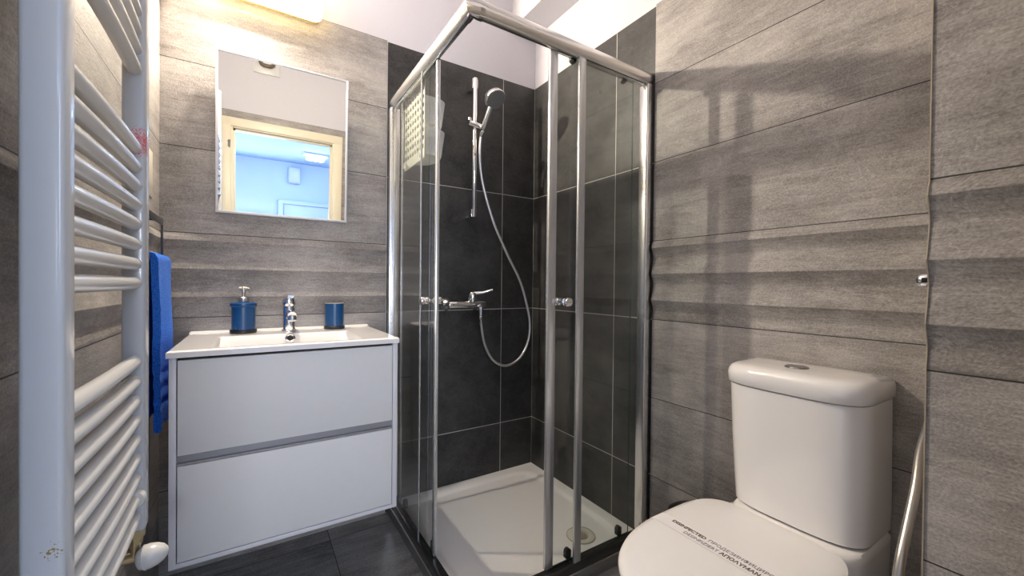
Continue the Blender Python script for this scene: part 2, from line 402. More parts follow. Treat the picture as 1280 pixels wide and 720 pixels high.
# tile round the doorway up to the same height
m = MB()
for x0, x1, z0 in ((XL, DX0 - .06, 0), (DX1 + .06, -.40, 0), (DX0 - .06, DX1 + .06, DZ + .07)):
    m.box(x0, x1, YF - .0078, YF, z0, TOP)
m.build('grey_tile_cladding', M['grey_tile'], wf, kind='structure')

# doorway: cream frame, casing, hinges
door = MB()
for x0, x1 in ((DX0 - .02, DX0), (DX1, DX1 + .02)): door.box(x0, x1, YF - .125, YF + .002, 0, DZ + .02, .002)
door.box(DX0, DX1, YF - .125, YF + .002, DZ, DZ + .02, .002)
door = struct('door_1', door, M['cream'])
m = MB()
m.box(DX0 - .085, DX0 - .012, YF, YF + .014, 0, DZ + .07, .004).box(DX1 + .008, DX1 + .075, YF, YF + .014, 0, DZ + .07, .004)
m.box(DX0 - .085, DX1 + .075, YF, YF + .0142, DZ + .008, DZ + .07, .004)
m.build('casing', M['cream'], door, kind='structure')
m = MB(); m.box(DX0, DX0 + .012, YF - .07, YF - .03, 0, DZ).box(DX1 - .012, DX1, YF - .07, YF - .03, 0, DZ).box(DX0, DX1, YF - .07, YF - .03, DZ - .012, DZ)
m.build('door_stop', M['cream'], door, kind='structure')
for x, z in ((DX0 - .022, 1.86), (DX0 - .078, 1.69)):
    h = MB(); h.lathe([(.006, 0), (.006, .05)], (x, YF + .018, z - .025)).box(x - .012, x + .004, YF + .013, YF + .017, z - .02, z + .02)
    h.build('hinge', M['gunmetal'], door, label='dark metal hinge')

# the hall behind the camera, seen in the mirror
HX0, HX1, HY, HZ = -1.95, 0.75, -5.0, 2.30
struct('floor_hall', MB().box(HX0 - .1, HX1 + .1, HY - .1, YF - .12, -.12, 0), M['hall_floor'])
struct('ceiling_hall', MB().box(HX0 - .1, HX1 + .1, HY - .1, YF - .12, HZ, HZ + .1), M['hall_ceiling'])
struct('wall_hall_far', MB().box(HX0 - .1, HX1 + .1, HY - .1, HY, 0, HZ), M['hall_blue_cast'])
struct('wall_hall_left', MB().box(HX0 - .1, HX0, HY, YF - .12, 0, HZ), M['hall_blue_cast'])
struct('wall_hall_right', MB().box(HX1, HX1 + .1, HY, YF - .12, 0, HZ), M['hall_blue_cast'])
m = MB(); wx0, wx1, wz0, wz1 = -1.85, -1.15, .65, 1.55
m.box(wx0, wx0 + .05, HY, HY + .05, wz0, wz1, .004).box(wx1 - .05, wx1, HY, HY + .05, wz0, wz1, .004).box(wx0 + .05, wx1 - .05, HY, HY + .05, wz0, wz0 + .05, .004).box(wx0 + .05, wx1 - .05, HY, HY + .05, wz1 - .05, wz1, .004)
w1 = struct('added_window_1', m, M['hall_blue_cast'])  # made-up window, added to carry the fill light at the hall's end
pane_mb = MB(); pane_mb.box(wx0 + .05, wx1 - .05, HY + .01, HY + .016, wz0 + .05, wz1 - .05); pane_mb.build('pane', M['glass'], w1, kind='structure', smooth=0)
MB().box(wx0 - .03, wx1 + .03, HY, HY + .09, wz0 - .03, wz0, .004).build('sill', M['hall_blue_cast'], w1, kind='structure')
d2 = struct('door_2', MB().box(-1.02, -.42, HY, HY + .03, 0, 1.70, .003), M['hall_blue_cast'])
m = MB(); m.box(-1.09, -1.025, HY, HY + .045, 0, 1.76, .004).box(-.415, -.35, HY, HY + .045, 0, 1.76, .004).box(-1.09, -.35, HY, HY + .046, 1.705, 1.76, .004)
m.build('casing', M['hall_blue_cast'], d2, kind='structure')
MB().tube([(-1.0, HY + .03, .95), (-1.0, HY + .075, .95), (-.88, HY + .08, .95)], .009).build('handle', M['steel'], d2)
t = thing('wall_box', (-.885, HY, 2.02), 'flat white box on the hall wall seen in the mirror', 'box')
MB().box(-.965, -.815, HY, HY + .07, 2.01, 2.23, .006).build('housing', M['hall_blue_cast'], t)
MB().box(-.958, -.822, HY + .07, HY + .078, 2.018, 2.222, .004).build('cover', M['edge_white'], t)
t = thing('ceiling_lamp', (-.70, -4.1, HZ), 'lit rectangular lamp on the hall ceiling seen in the mirror', 'lamp')
MB().box(-.84, -.56, -4.2, -4.0, HZ - .02, HZ, .004).build('base', M['hall_blue_cast'], t)
MB().box(-.80, -.60, -4.17, -4.03, HZ - .075, HZ - .02, .02, 3).build('diffuser', M['hall_diffuser'], t)

# small fitting above the doorway, seen in the mirror
t = thing('ventilation_cover', (-1.25, YF, 2.40), 'white square cover with brown bracket above the doorway, in the mirror', 'vent')
MB().box(-1.335, -1.168, YF - .008, YF + .008, 2.40, 2.565, .004).build('cover', M['enamel'], t)
m = MB(); m.tube(spline([(-1.29, YF + .01, 2.52), (-1.288, YF + .04, 2.46), (-1.25, YF + .05, 2.445), (-1.212, YF + .04, 2.46), (-1.21, YF + .01, 2.52)], 8), .012)
m.build('bracket', M['brown'], t)

# ------------------------------------------------------------------ wall lamp
def rrect(cx, cz, hx, hz, r, n=6):
    out = []
    for (sx, sz, a0) in ((1, 1, 0), (-1, 1, 90), (-1, -1, 180), (1, -1, 270)):
        for k in range(n + 1):
            a = rad(a0 + 90 * k / n); out.append((cx + sx * (hx - r) + r * cos(a), cz + sz * (hz - r) + r * sin(a)))
    return out
LC = (-1.272, 2.124)
t = thing('wall_lamp', (LC[0], 0, 2.06), 'lit rounded bulkhead lamp on the wall above the mirror', 'lamp')
m = MB(); rings = []
for y, e in ((0.007, 0), (-.026, 0), (-.030, .004)):
    rings.append([(x, y, z) for x, z in rrect(LC[0], LC[1], .200 - e, .056 - e, .034)])
m.loft(rings); m.build('base', M['lamp_body'], t, label='yellowed base')
m = MB(); rings = []
for y, e in ((-.028, -.002), (-.031, -.004), (-.060, -.003), (-.0655, .002)):
    rings.append([(x, y, z) for x, z in rrect(LC[0], LC[1], .200 - e, .056 - e, .034)])
for y in (-.0655, -.034):
    rings.append([(x, y, z) for x, z in rrect(LC[0], LC[1], .190, .046, .030)])
m.loft(rings, False, False); m.build('rim', M['lamp_rim'], t, label='yellowed glowing rim')
pl = bpy.data.lights.new('lamp_bulb', 'POINT'); pl.energy = BULB_POWER; pl.color = LAMP_COLOR; pl.shadow_soft_size = .017
po = bpy.data.objects.new('bulb', pl); col.objects.link(po); po.parent = t; po.location = Vector((-1.32, -.068, 2.106)) - Vector(t.location)
m = MB(); rings = []
for y, e in ((-.034, .012), (-.06, .014), (-.076, .022), (-.082, .036)):
    rings.append([(x, y, z) for x, z in rrect(LC[0], LC[1], .200 - e, .056 - e, max(.034 - e * .5, .012))])
m.loft(rings); m.build('diffuser', M['diffuser'], t, label='glowing white diffuser')

# ------------------------------------------------------------------ mirror (hangs tilted a little forward)
t = thing('mirror', (-1.193, -.02, 1.28), 'rectangular wall mirror in thin white frame above the washbasin', 'mirror')
a = math.atan2(.0267, .585); MM = Matrix.Translation((-1.193, -.022, 1.279)) @ Matrix.Rotation(-.0075, 4, 'Z') @ Matrix.Rotation(a, 4, 'X')
W2, HH = .2215, .578
m = MB(); f = .0078
m.box(-W2, -W2 + f, -.003, .014, 0, HH, .001, mat=MM).box(W2 - f, W2, -.003, .014, 0, HH, .001, mat=MM)
m.box(-W2 + f, W2 - f, -.003, .014, 0, f, .001, mat=MM).box(-W2 + f, W2 - f, -.003, .014, HH - f, HH, .001, mat=MM)
m.build('frame', M['edge_white'], t)
MB().box(-W2 + f - .001, W2 - f + .001, 0, .012, f - .001, HH - f + .001, mat=MM).build('mirror_glass', M['mirror'], t, smooth=0)
MB().box(-.04, .04, .012, .046, HH - .09, HH - .06, mat=MM).build('hanger', M['steel'], t)

# ------------------------------------------------------------------ towel radiator on the left wall
XR = -1.475
t = thing('towel_radiator', (-1.50, -.96, .54), 'tall white ladder towel radiator on the left wall', 'radiator')
PY = ((-1.1745, -1.137), (-.772, -.737))
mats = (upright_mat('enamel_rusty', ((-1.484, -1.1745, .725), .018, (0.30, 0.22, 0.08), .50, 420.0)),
        upright_mat('enamel_red_reflection', ((-1.482, -.772, 1.297), .042, (0.72, 0.16, 0.18), .40, 420.0)))  # the red patch paints a reflection into the enamel colour
labs = ('near upright with a rust mark', 'far upright with a painted reddish reflection')
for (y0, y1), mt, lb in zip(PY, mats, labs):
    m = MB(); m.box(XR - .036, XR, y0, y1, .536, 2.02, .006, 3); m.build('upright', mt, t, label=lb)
# tubes: bow slightly into the room between the uprights
ya, yb = PY[0][1] - .012, PY[1][0] + .004
P = [(XR - .0175 + .003 * sin(pi * k / 14), ya + (yb - ya) * k / 14, 0) for k in range(15)]
m = MB(); m.tube(P, .0125, 20)
ZT = [1.623, 1.587, 1.550, 1.514, 1.477, 1.438, 1.286, 1.249, 1.213, 1.176, 1.138, 1.099, 1.061, 1.024,
      .871, .833, .795, .757, .719, .681, .643, .605, .567]
ZT = [1.735, 1.698, 1.66] + ZT
o0 = m.build('tube', M['enamel'], t, smooth=60)
base_z = o0.location.z
for i, z in enumerate(ZT):
    o = o0 if i == 0 else o0.copy()
    if i: col.objects.link(o); o.parent = t
    o.location.z = z
m = MB(); m.lathe([(0, -.004), (.010, -.003), (.017, .002), (.019, .008), (.0185, .018)], (XR - .016, -.789, .605), (0, 1, 0), 28)
m.build('bracket_cap', M['enamel'], t, label='round white wall-bracket cap')
for y in (-.755, -1.153):
    MB().box(XL + .0065, XR - .02, y - .007, y + .007, 1.70, 1.72, .002).build('wall_bracket', M['enamel'], t)
m = MB(); m.lathe([(.013, 0), (.016, .001), (.016, .016), (.012, .018), (.012, .03)], (XR - .018, -.755, .537), (0, 0, -1), 8)
m.tube([(XR - .018, -.755, .515), (XR - .018, -.755, .482), (XL + .006, -.755, .482)], .011, 12)
m.build('valve', M['brass'], t, label='brass valve body under the far upright')
m = MB(); m.lathe([(.0, -.021), (.012, -.020), (.0195, -.016), (.0230, -.007), (.0230, .002), (.0205, .012), (.015, .022), (.008, .028), (0, .030)], (XR + .006, -.764, .480), (1, -.08, .16), 32)
m.build('thermostat_head', M['enamel'], t, label='white rounded thermostat head', smooth=60)
m = MB(); m.lathe([(.0228, -.008), (.0237, -.0075), (.0237, -.0065), (.0228, -.006)], (XR + .006, -.764, .480), (1, -.08, .16), 32)
m.build('seam_ring', M['edge_white'], t)

# ------------------------------------------------------------------ towel holder and towel, left wall beyond the radiator
t = thing('towel_holder', (XL, -.25, 1.22), 'dark metal towel ring on the left wall beside the washbasin', 'towel holder')
XH = -1.541
m = MB(); m.box(XH - .003, XH + .003, -.37, -.155, 1.203, 1.224, .002)
m.build('top_bar', M['gunmetal'], t)
for y in (-.366, -.159):
    m = MB(); m.box(XH - .003, XH + .003, y - .004, y + .004, 1.085, 1.205, .001); m.build('side_rod', M['gunmetal'], t)
m = MB(); m.tube([(XH, -.366, 1.088), (XH, -.159, 1.088)], .0045); m.build('lower_bar', M['gunmetal'], t)
m = MB(); m.tube([(XL + .006, -.26, 1.214), (XH, -.26, 1.214)], .009).lathe([(.024, 0), (.024, .006), (.018, .008)], (XL + .006, -.26, 1.214), (1, 0, 0), 24)
m.build('wall_mount', M['gunmetal'], t)
m = MB(); b = bmesh.new(); nu, nv = 40, 26
def towel_prof(s, off):
    """centre line over the bar: s 0..1 from back hem to front hem"""
    L1, L2, R = .45, .485, .012
    tot = L1 + pi * R + L2; q = s * tot
    zb = 1.090
    if q < L1: return (XH - R - off * 1.0, zb - (L1 - q)), (-1, 0)
    if q < L1 + pi * R:
        an = pi - (q - L1) / R; return (XH + (R + off) * cos(an), zb + (R + off) * sin(an)), (cos(an), sin(an))
    return (XH + R + off, zb - (q - L1 - pi * R)), (1, 0)
nu = 110
def tw(s, v, side):
    y = -.352 + (.352 - .142) * v
    th = .0085
    (x, z), nn = towel_prof(s, side * th)
    fl = 1.0 if s > .5 else 0.5
    dz = 1.09 - z
    wob = .004 * noise.noise(Vector((y * 14, z * 5, s * 2))) + .006 * fl * min(1, dz / .2) * sin(y * 34 + z * 2.0)
    if z < 1.09: x += wob * (1 if s > .5 else .5) + (.002 * min(1, dz / .25) if s > .5 else 0)
    x += .0012 * noise.noise(Vector((y * 160, z * 160, side)))
    zz = z + .002 * noise.noise(Vector((y * 30, side, s)))
    yy = y + .003 * noise.noise(Vector((s * 18, v * 3, 4.0))) - (.012 * max(0, dz - .3) if v > .5 else 0)
    for band in (.33, .375, .42):
        if abs(dz - band) < .006: x -= side * .002 * (1 if s > .5 else -1)
    return (x, yy, zz)
rings = []
for i in range(nu + 1):
    s = i / nu; ring = [tw(s, j / 24, 1) for j in range(25)] + [tw(s, j / 24, -1) for j in range(24, -1, -1)]
    rings.append(ring)
m.loft(rings)
tag(m.build('hand_towel', M['towel'], None, smooth=70), 'bright blue terry towel folded over the ring on the left wall', 'towel')
m = MB(); m.box(XL + .006, XL + .0085, -.20, -.130, 1.29, 1.435, .0006)
tag(m.build('notice_card', M['beige'], None), 'pale card on the left wall, mostly hidden by the radiator', 'card')

# ------------------------------------------------------------------ vanity cabinet
VX0, VX1, VY, VZ0, VZ1 = -1.484, -.8815, -.452, .264, .826
t = thing('vanity_cabinet', ((VX0 + VX1) / 2, -.23, VZ0), 'white wall-hung vanity cabinet with two drawers', 'cabinet')
for x0, x1 in ((VX0, VX0 + .0155), (VX1 - .0155, VX1)):
    MB().box(x0, x1, VY, -.007, VZ0, VZ1, .0008).build('side_panel', M['edge_white'], t)
MB().box(VX0 + .0155, VX1 - .0155, VY, -.007, VZ0, VZ0 + .0125, .0008).build('bottom_panel', M['edge_white'], t)
MB().box(VX0 + .0155, VX1 - .0155, VY + .035, -.007, VZ0 + .0125, .742).build('carcass', M['gap_shade'], t, label='dark inside of the cabinet')
for z0, z1, nm in ((.564, .818, 'upper drawer front'), (.2795, .535, 'lower drawer front')):
    d = MB().box(VX0 + .0180, VX1 - .0175, VY - .001, VY + .018, z0, z1, .0012).build('drawer', M['gloss_white'], t)
    MB().box(VX0 + .03, VX1 - .03, VY + .018, -.06, z0 + .03, z1 - .085).build('drawer_box', M['edge_white'], d)
MB().box(VX0 + .0155, VX1 - .0155, VY + .0185, VY + .0225, .77, VZ1 - .0005).build('top_rail', M['gap_shade'], t, label='dark strip painted as shade in the gap under the basin')  # strip added behind the gap to colour its shade
m = MB(); m.box(VX0 + .0158, VX1 - .0158, VY + .016, VY + .034, .522, .58).box(VX0 + .0158, VX1 - .0158, VY + .004, VY + .018, .5365, .541)
m.build('grip_channel', M['channel'], t, label='grey recessed grip channel')

# ------------------------------------------------------------------ washbasin: slab with rectangular bowl
BX0, BX1, BY0, BY1, BZ = -1.489, -.8785, -.462, -.0005, .845
def sstep(a, b, x):
    q = max(0.0, min(1.0, (x - a) / (b - a))); return q * q * (3 - 2 * q)
bx0, bx1, by0, by1 = -1.398, -.992, -.442, -.172
def basin_z(x, y):
    dx = min(x - bx0, bx1 - x); dyb = by1 - y; dyf = y - by0
    k = sstep(0, .075, dx) if True else 0
    k = min(k, sstep(0, .045, dyb), sstep(0, .05, dyf)) if min(dx, dyb, dyf) > 0 else 0
    z = BZ - .085 * k
    # a raised lip along the wall and a soft rounded rim all round
    z += .006 * sstep(-.022, -.012, y)
    e = min(x - BX0, BX1 - x, y - BY0)
    z -= .004 * (1 - sstep(0, .006, e)) ** 2
    return z
m = MB(); b = bmesh.new(); nx, ny = 130, 104
def warp(i, n, a, c):  # finer near the borders
    q = i / n; return a + (c - a) * (q - .9 * sin(2 * pi * q) / (2 * pi) * .5)
grid = [[b.verts.new((warp(i, nx, BX0, BX1), warp(j, ny, BY0, BY1), 0)) for j in range(ny + 1)] for i in range(nx + 1)]
for r_ in grid:
    for v in r_: v.co.z = basin_z(v.co.x, v.co.y)
for i in range(nx):
    for j in range(ny): b.faces.new((grid[i][j], grid[i + 1][j], grid[i + 1][j + 1], grid[i][j + 1]))
border = [grid[i][0] for i in range(nx + 1)] + [grid[nx][j] for j in range(1, ny + 1)] + [grid[i][ny] for i in range(nx - 1, -1, -1)] + [grid[0][j] for j in range(ny - 1, 0, -1)]
low = [b.verts.new((v.co.x, v.co.y, VZ1 + .0005)) for v in border]; n_ = len(border)
for k in range(n_): b.faces.new((border[(k + 1) % n_], border[k], low[k], low[(k + 1) % n_]))
m._merge(b)
# underside of the bowl inside the cabinet
m2 = MB(); m2._merge(m.bm.copy())
basin = MB(); basin.bm = m.bm; m2.bm.free()
t = thing('washbasin', (-1.184, -.23, VZ1), 'white ceramic washbasin with rectangular bowl on the vanity cabinet', 'washbasin')
basin.build('bowl', M['ceramic'], t, smooth=40)
# overflow ring on the back slope of the bowl
oc, oq = (-1.187, -.188, .829), (0, -.92, .40)
m = MB(); m.lathe([(.010, 0), (.0160, .001), (.0160, .004), (.0135, .006), (.0100, .004)], oc, oq, 28, caps=False)
m.build('overflow_ring', M['chrome'], t, label='chrome overflow ring')
MB().lathe([(0.0, .0022), (.0102, .0022), (.0102, .0032), (0, .0032)], oc, oq, 24, caps=False).build('overflow_hole', M['black'], t, label='dark overflow opening')
MB().lathe([(0, 0), (.030, 0), (.030, .003), (.022, .006), (0, .007)], (-1.187, -.30, basin_z(-1.187, -.30) - .0005), (0, 0, 1), 28).build('drain_plug', M['chrome'], t)

# ------------------------------------------------------------------ basin mixer tap
TX, TY = -1.184, -.078
t = thing('basin_tap', (TX, TY, BZ), 'chrome single-lever mixer tap on the washbasin', 'tap')
m = MB(); m.lathe([(.026, 0), (.026, .003), (.0225, .006), (.0215, .05), (.0215, .092), (.0205, .095)], (TX, TY, BZ), (0, 0, 1), 32)
m.build('tap_body', M['chrome'], t)
m = MB(); m.tube(spline([(TX, TY - .012, BZ + .058), (TX + .002, TY - .06, BZ + .068), (TX + .003, TY - .105, BZ + .064)], 6), [.014] * 13, 20)
m.lathe([(.0145, 0), (.0145, .016), (.011, .018)], (TX + .003, TY - .098, BZ + .062), (0, -.25, -1), 24)
m.build('spout', M['chrome'], t)
MB().lathe([(0, .0), (.0105, .0), (.0105, .0185), (0, .0192)], (TX + .003, TY - .098, BZ + .062), (0, -.25, -1), 20).build('aerator', M['paper'], t, label='pale aerator in the spout end')
m = MB(); m.lathe([(.0215, 0), (.0228, .004), (.0225, .018), (.019, .028), (.010, .032), (0, .033)], (TX, TY, BZ + .096), (0, -.12, 1), 32)
m.loft([[(TX + dx * w_, TY + y, BZ + z + dz) for dx, dz in ((-1, 0), (1, 0), (1, .006), (-1, .006))] for y, z, w_ in ((0, .115, .012), (-.05, .121, .011), (-.098, .130, .009))])
m.build('lever', M['chrome'], t)

# ------------------------------------------------------------------ soap dispenser and tumbler
SX, SY = -1.328, -.078
t = thing('soap_dispenser', (SX, SY, BZ), 'blue soap dispenser with steel pump on the washbasin', 'soap dispenser')
MB().lathe([(.0405, 0), (.0415, .002), (.0415, .010), (.040, .0125), (0, .0125)], (SX, SY, BZ), n=40).build('base', M['black'], t, label='black round base')
m = MB(); m.lathe([(.0362, .0125), (.0362, .094), (.0405, .097), (.0412, .101), (.0405, .106), (.036, .109), (0, .110)], (SX, SY, BZ), n=40)
m.build('bottle', M['blue_glaze'], t)
m = MB(); m.lathe([(.0145, .109), (.0155, .111), (.0155, .126), (.012, .129), (.0042, .129), (.0042, .156), (0, .156)], (SX, SY, BZ), n=24)
m.build('pump_collar', M['steel'], t)
m = MB(); m.lathe([(.006, 0), (.0075, .002), (.0075, .012), (.005, .014)], (SX, SY, BZ + .152), n=20)
m.tube([(SX - .013, SY, BZ + .160), (SX + .010, SY - .004, BZ + .160)], .0052, 14)
m.tube(spline([(SX + .008, SY - .003, BZ + .160), (SX + .017, SY - .006, BZ + .158), (SX + .021, SY - .008, BZ + .147)], 6), .0035, 10)
m.build('pump_head', M['steel'], t)
UX, UY = -1.0245, -.078
t = thing('tumbler', (UX, UY, BZ), 'blue bathroom tumbler standing right of the tap', 'tumbler')
MB().lathe([(.0375, 0), (.0385, .002), (.0385, .010), (.037, .012), (0, .012)], (UX, UY, BZ), n=40).build('base', M['black'], t, label='black round base')
MB().lathe([(.0, .012), (.0335, .012), (.0345, .05), (.0345, .1005), (.0315, .1015), (.031, .05), (.030, .018), (0, .018)], (UX, UY, BZ), n=40, caps=False).build('cup', M['blue_glaze'], t)
MB().lathe([(.0314, .1008), (.0347, .1008), (.0347, .1028), (.0314, .1028), (.0314, .1008)], (UX, UY, BZ), n=40, caps=False).build('rim', M['beige'], t, label='pale rim')

# ------------------------------------------------------------------ shower tray
TZ = .046
t = thing('shower_tray', (-.39, -.39, 0), 'square white shower tray in the corner', 'shower tray')
def tray_z(x, y):
    e = min(x + .775, -.012 - x, y + .775, -.012 - y)
    cx_, cy_ = -.39, -.39
    # superellipse recess with rounded corners
    q = ((abs(x - cx_) / .345) ** 7 + (abs(y - cy_) / .345) ** 7) ** (1 / 7)
    k = 1 - sstep(.91, 1.0, q)
    fall = .005 * max(0, 1 - math.hypot(x + .2, y + .63) / .8)
    return TZ - (.007 + fall) * k
m = MB(); b = bmesh.new(); n = 110; X0, X1 = -.778, -.0008
grid = [[b.verts.new((X0 + (X1 - X0) * i / n, X0 + (X1 - X0) * j / n, 0)) for j in range(n + 1)] for i in range(n + 1)]
for r_ in grid:
    for v in r_: v.co.z = tray_z(v.co.x, v.co.y)
for i in range(n):
    for j in range(n): b.faces.new((grid[i][j], grid[i + 1][j], grid[i + 1][j + 1], grid[i][j + 1]))
border = [grid[i][0] for i in range(n + 1)] + [grid[n][j] for j in range(1, n + 1)] + [grid[i][n] for i in range(n - 1, -1, -1)] + [grid[0][j] for j in range(n - 1, 0, -1)]
low = [b.verts.new((v.co.x, v.co.y, 0.0005)) for v in border]; n_ = len(border)
for k in range(n_): b.faces.new((border[(k + 1) % n_], border[k], low[k], low[(k + 1) % n_]))
b.faces.new(low)
m._merge(b); m.build('basin', M['acrylic'], t, smooth=40)
m = MB(); m.box(-.7895, -.7785, -.7895, -.002, .0005, .046, .0015).box(-.7785, -.002, -.7895, -.7785, .0005, .046, .0015)
m.build('skirt', M['grey_rail'], t, label='grey metal outer skirt')
for p_, q_ in (((-.7885, -.788, .0462), (-.7885, -.006, .0462)), ((-.788, -.7885, .0462), (-.006, -.7885, .0462))):
    MB().tube([p_, q_], .0028, 10).build('skirt_edge', M['alu'], t, label='bright metal edge of the skirt')
DZ0 = tray_z(-.199, -.628)
m = MB(); m.lathe([(.024, -.003), (.026, .003), (.052, .004), (.057, .002), (.058, -.001)], (-.199, -.628, DZ0), n=40, caps=False)
for k in range(6):
    a = k * pi / 3; m.lathe([(.004, 0), (.004, .0012), (0, .0014)], (-.199 + .042 * cos(a), -.628 + .042 * sin(a), DZ0 + .0035), n=10)
m.build('drain', M['ivory'], t, label='ivory round drain flange')
for r0, r1 in ((.0275, .0292), (.0545, .0560)):
    MB().lathe([(r0, .0030), (r0, .0052), (r1, .0052), (r1, .0030)], (-.199, -.628, DZ0 - .0005), n=40, caps=False).build('groove_ring', M['brown_grey'], t)
MB().lathe([(0, -.0005), (.0255, -.0005), (.0255, .0015), (.018, .0025), (.014, .0012), (0, .001)], (-.199, -.628, DZ0), n=32, caps=False).build('drain_grate', M['brown_grey'], t)

# ------------------------------------------------------------------ shower enclosure
t = thing('shower_enclosure', (-.772, -.772, TZ), 'square glass shower enclosure with sliding corner doors', 'shower enclosure')
RZ, RC = 1.825, -.772
def oval(r1, r2, n=20): return [(r1 * cos(2 * pi * k / n), r2 * sin(2 * pi * k / n)) for k in range(n)]
m = MB(); pts = oval(.021, .027); m.loft([[(RC + a_, y, RZ + c_) for a_, c_ in pts] for y in (-.738, -.006)]); m.build('top_rail', M['alu'], t, smooth=50)
m = MB(); m.loft([[(x, RC + a_, RZ + c_) for a_, c_ in pts] for x in (-.738, -.006)]); m.build('top_rail', M['alu'], t, smooth=50)
m = MB(); pk = oval(.0235, .0295)
m.loft([[(RC + a_, y, RZ + c_) for a_, c_ in pk] for y in (-.752, -.736)])
m.loft([[(x, RC + a_, RZ + c_) for a_, c_ in pk] for x in (-.752, -.736)])
m.loft([[(RC + a_, -.752, RZ + c_) for a_, c_ in pk], [(RC - .004 + a_ * .85, RC + a_ * .55 - .002, RZ + c_) for a_, c_ in pk], [(-.752, RC + a_, RZ + c_) for a_, c_ in pk]])
m.build('corner_joint', M['chrome'], t, smooth=50)
# bottom rails
m = MB(); m.box(-.788, -.756, -.788, -.004, .0465, .080, .005, 3); m.build('bottom_rail', M['black_rail'], t)
m = MB(); m.box(-.756, -.004, -.788, -.756, .0465, .080, .005, 3); m.build('bottom_rail', M['black_rail'], t)
# wall profiles
m = MB(); m.box(-.796, -.752, -.034, -.0005, .078, 1.80, .003).box(-.792, -.787, -.038, -.034, .078, 1.80); m.build('wall_profile', M['alu'], t)
m = MB(); m.box(-.034, -.0005, -.796, -.752, .078, 1.80, .003).box(-.038, -.034, -.792, -.787, .078, 1.80); m.build('wall_profile', M['alu'], t)
def pane(m, x0, x1, y0, y1, z0, z1):
    """glass sheet: clear faces, green edges (material 1)"""
    b = bmesh.new(); bmesh.ops.create_cube(b, size=1)
    for v in b.verts: v.co = Vector(((x0 + x1) / 2 + v.co.x * (x1 - x0), (y0 + y1) / 2 + v.co.y * (y1 - y0), (z0 + z1) / 2 + v.co.z * (z1 - z0)))
    thin = 0 if (x1 - x0) < (y1 - y0) else 1
    for f in b.faces: f.material_index = 0 if abs(f.normal[thin]) > .9 else 1
    me = bpy.data.meshes.new('tmp'); b.to_mesh(me); b.free(); m.bm.from_mesh(me); bpy.data.meshes.remove(me)
    return m
GM = [M['glass'], M['glass_edge']]
GT = .005
m = pane(MB(), -.784, -.784 + GT, -.397, -.030, .078, 1.80); fpL = m.build('fixed_panel', GM, t, smooth=0)
m = pane(MB(), -.342, -.030, -.784, -.784 + GT, .078, 1.80); fpR = m.build('fixed_panel', GM, t, smooth=0)
m = MB(); m.box(-.7856, -.7818, -.4005, -.394, .080, 1.80); m.build('edge_seal', M['seal'], fpL)
m = MB(); m.box(-.372, -.342, -.7865, -.7765, .078, 1.80, .002); m.build('edge_seal', M['seal'], fpR)
dl = pane(MB(), -.767, -.767 + GT, -.500, -.115, .085, 1.797).build('sliding_door', GM, t, smooth=0)
dr = pane(MB(), -.468, -.085, -.767, -.767 + GT, .085, 1.797).build('sliding_door', GM, t, smooth=0)
m = MB(); m.box(-.7705, -.757, -.512, -.496, .085, 1.797, .003); m.build('edge_seal', M['seal'], dl)
m = MB(); m.box(-.484, -.451, -.7705, -.757, .085, 1.797, .003); m.build('edge_seal', M['seal'], dr)
m = MB(); m.box(-.7685, -.7605, -.1165, -.106, .085, 1.797, .001); m.build('rear_seal', M['seal'], dl)
def knob(o, ax, parent):
    m = MB(); pf = [(.006, 0), (.006, .006), (.0125, .008), (.0135, .011), (.0125, .016), (.010, .018), (.010, .022), (.0145, .024), (.0150, .034), (.0135, .037), (0, .038)]
    m.lathe(pf, Vector(o) + Vector(ax) * .002, ax, 28); m.lathe(pf, Vector(o) - Vector(ax) * .003, -Vector(ax), 28)
    m.build('door_knob', M['chrome'], parent)
knob((-.765, -.452, .968), (-1, 0, 0), dl)
knob((-.420, -.765, .972), (0, -1, 0), dr)
def roller(o, ax, up, parent):
    m = MB(); a_ = Vector(ax); p = Vector(o)
    m.lathe([(.004, -.008), (.011, -.008), (.013, -.005), (.013, .006), (.011, .008), (.004, .009)], p, ax, 20)
    e = Vector((0, 0, up)); s_ = Vector((0, 1, 0)) if abs(ax[0]) > .5 else Vector((1, 0, 0))
    rings = [[p + s_ * (.012 * cos(an)) + e * (.011 + .014 * sin(an)) + a_ * d for an in [2 * pi * k / 16 for k in range(16)]] for d in (-.007, .007)]
    m.loft(rings); m.build('roller', M['black'], parent)
for y in (-.47, -.15):
    roller((-.7535, y, .092), (1, 0, 0), 1, dl); roller((-.7535, y, 1.801), (1, 0, 0), 1, dl)
for x in (-.375, -.125):
    roller((x, -.7535, .092), (0, 1, 0), 1, dr); roller((x, -.7535, 1.801), (0, 1, 0), 1, dr)
text_mesh('conformity_mark', 'CE', .012, M['ink_grey'], dr, (1, 0, 0), (0, 0, 1), (-.405, -.7676, 1.722))
text_mesh('conformity_mark', 'CE', .012, M['ink_grey'], fpR, (1, 0, 0), (0, 0, 1), (-.283, -.7846, 1.700))
m = MB(); rg = [(.0055 * cos(2 * pi * k / 20), .0055 * sin(2 * pi * k / 20)) for k in range(21)]
m.tube([(-.418 + a_, -.7674, 1.727 + c_) for a_, c_ in rg], .0004, 6); m.build('conformity_mark', M['ink_grey'], dr)

# ------------------------------------------------------------------ shower caddy hanging on the inside of the fixed glass
t = thing('shower_caddy', (-.745, -.21, 1.51), 'white perforated plastic caddy hanging inside the left shower glass', 'shower caddy')
CX = -.748
m = MB(); b = bmesh.new()
ys = [-.330 + .240 * k / 8 for k in range(9)]; zs = [1.512 + .318 * k / 10 for k in range(11)]
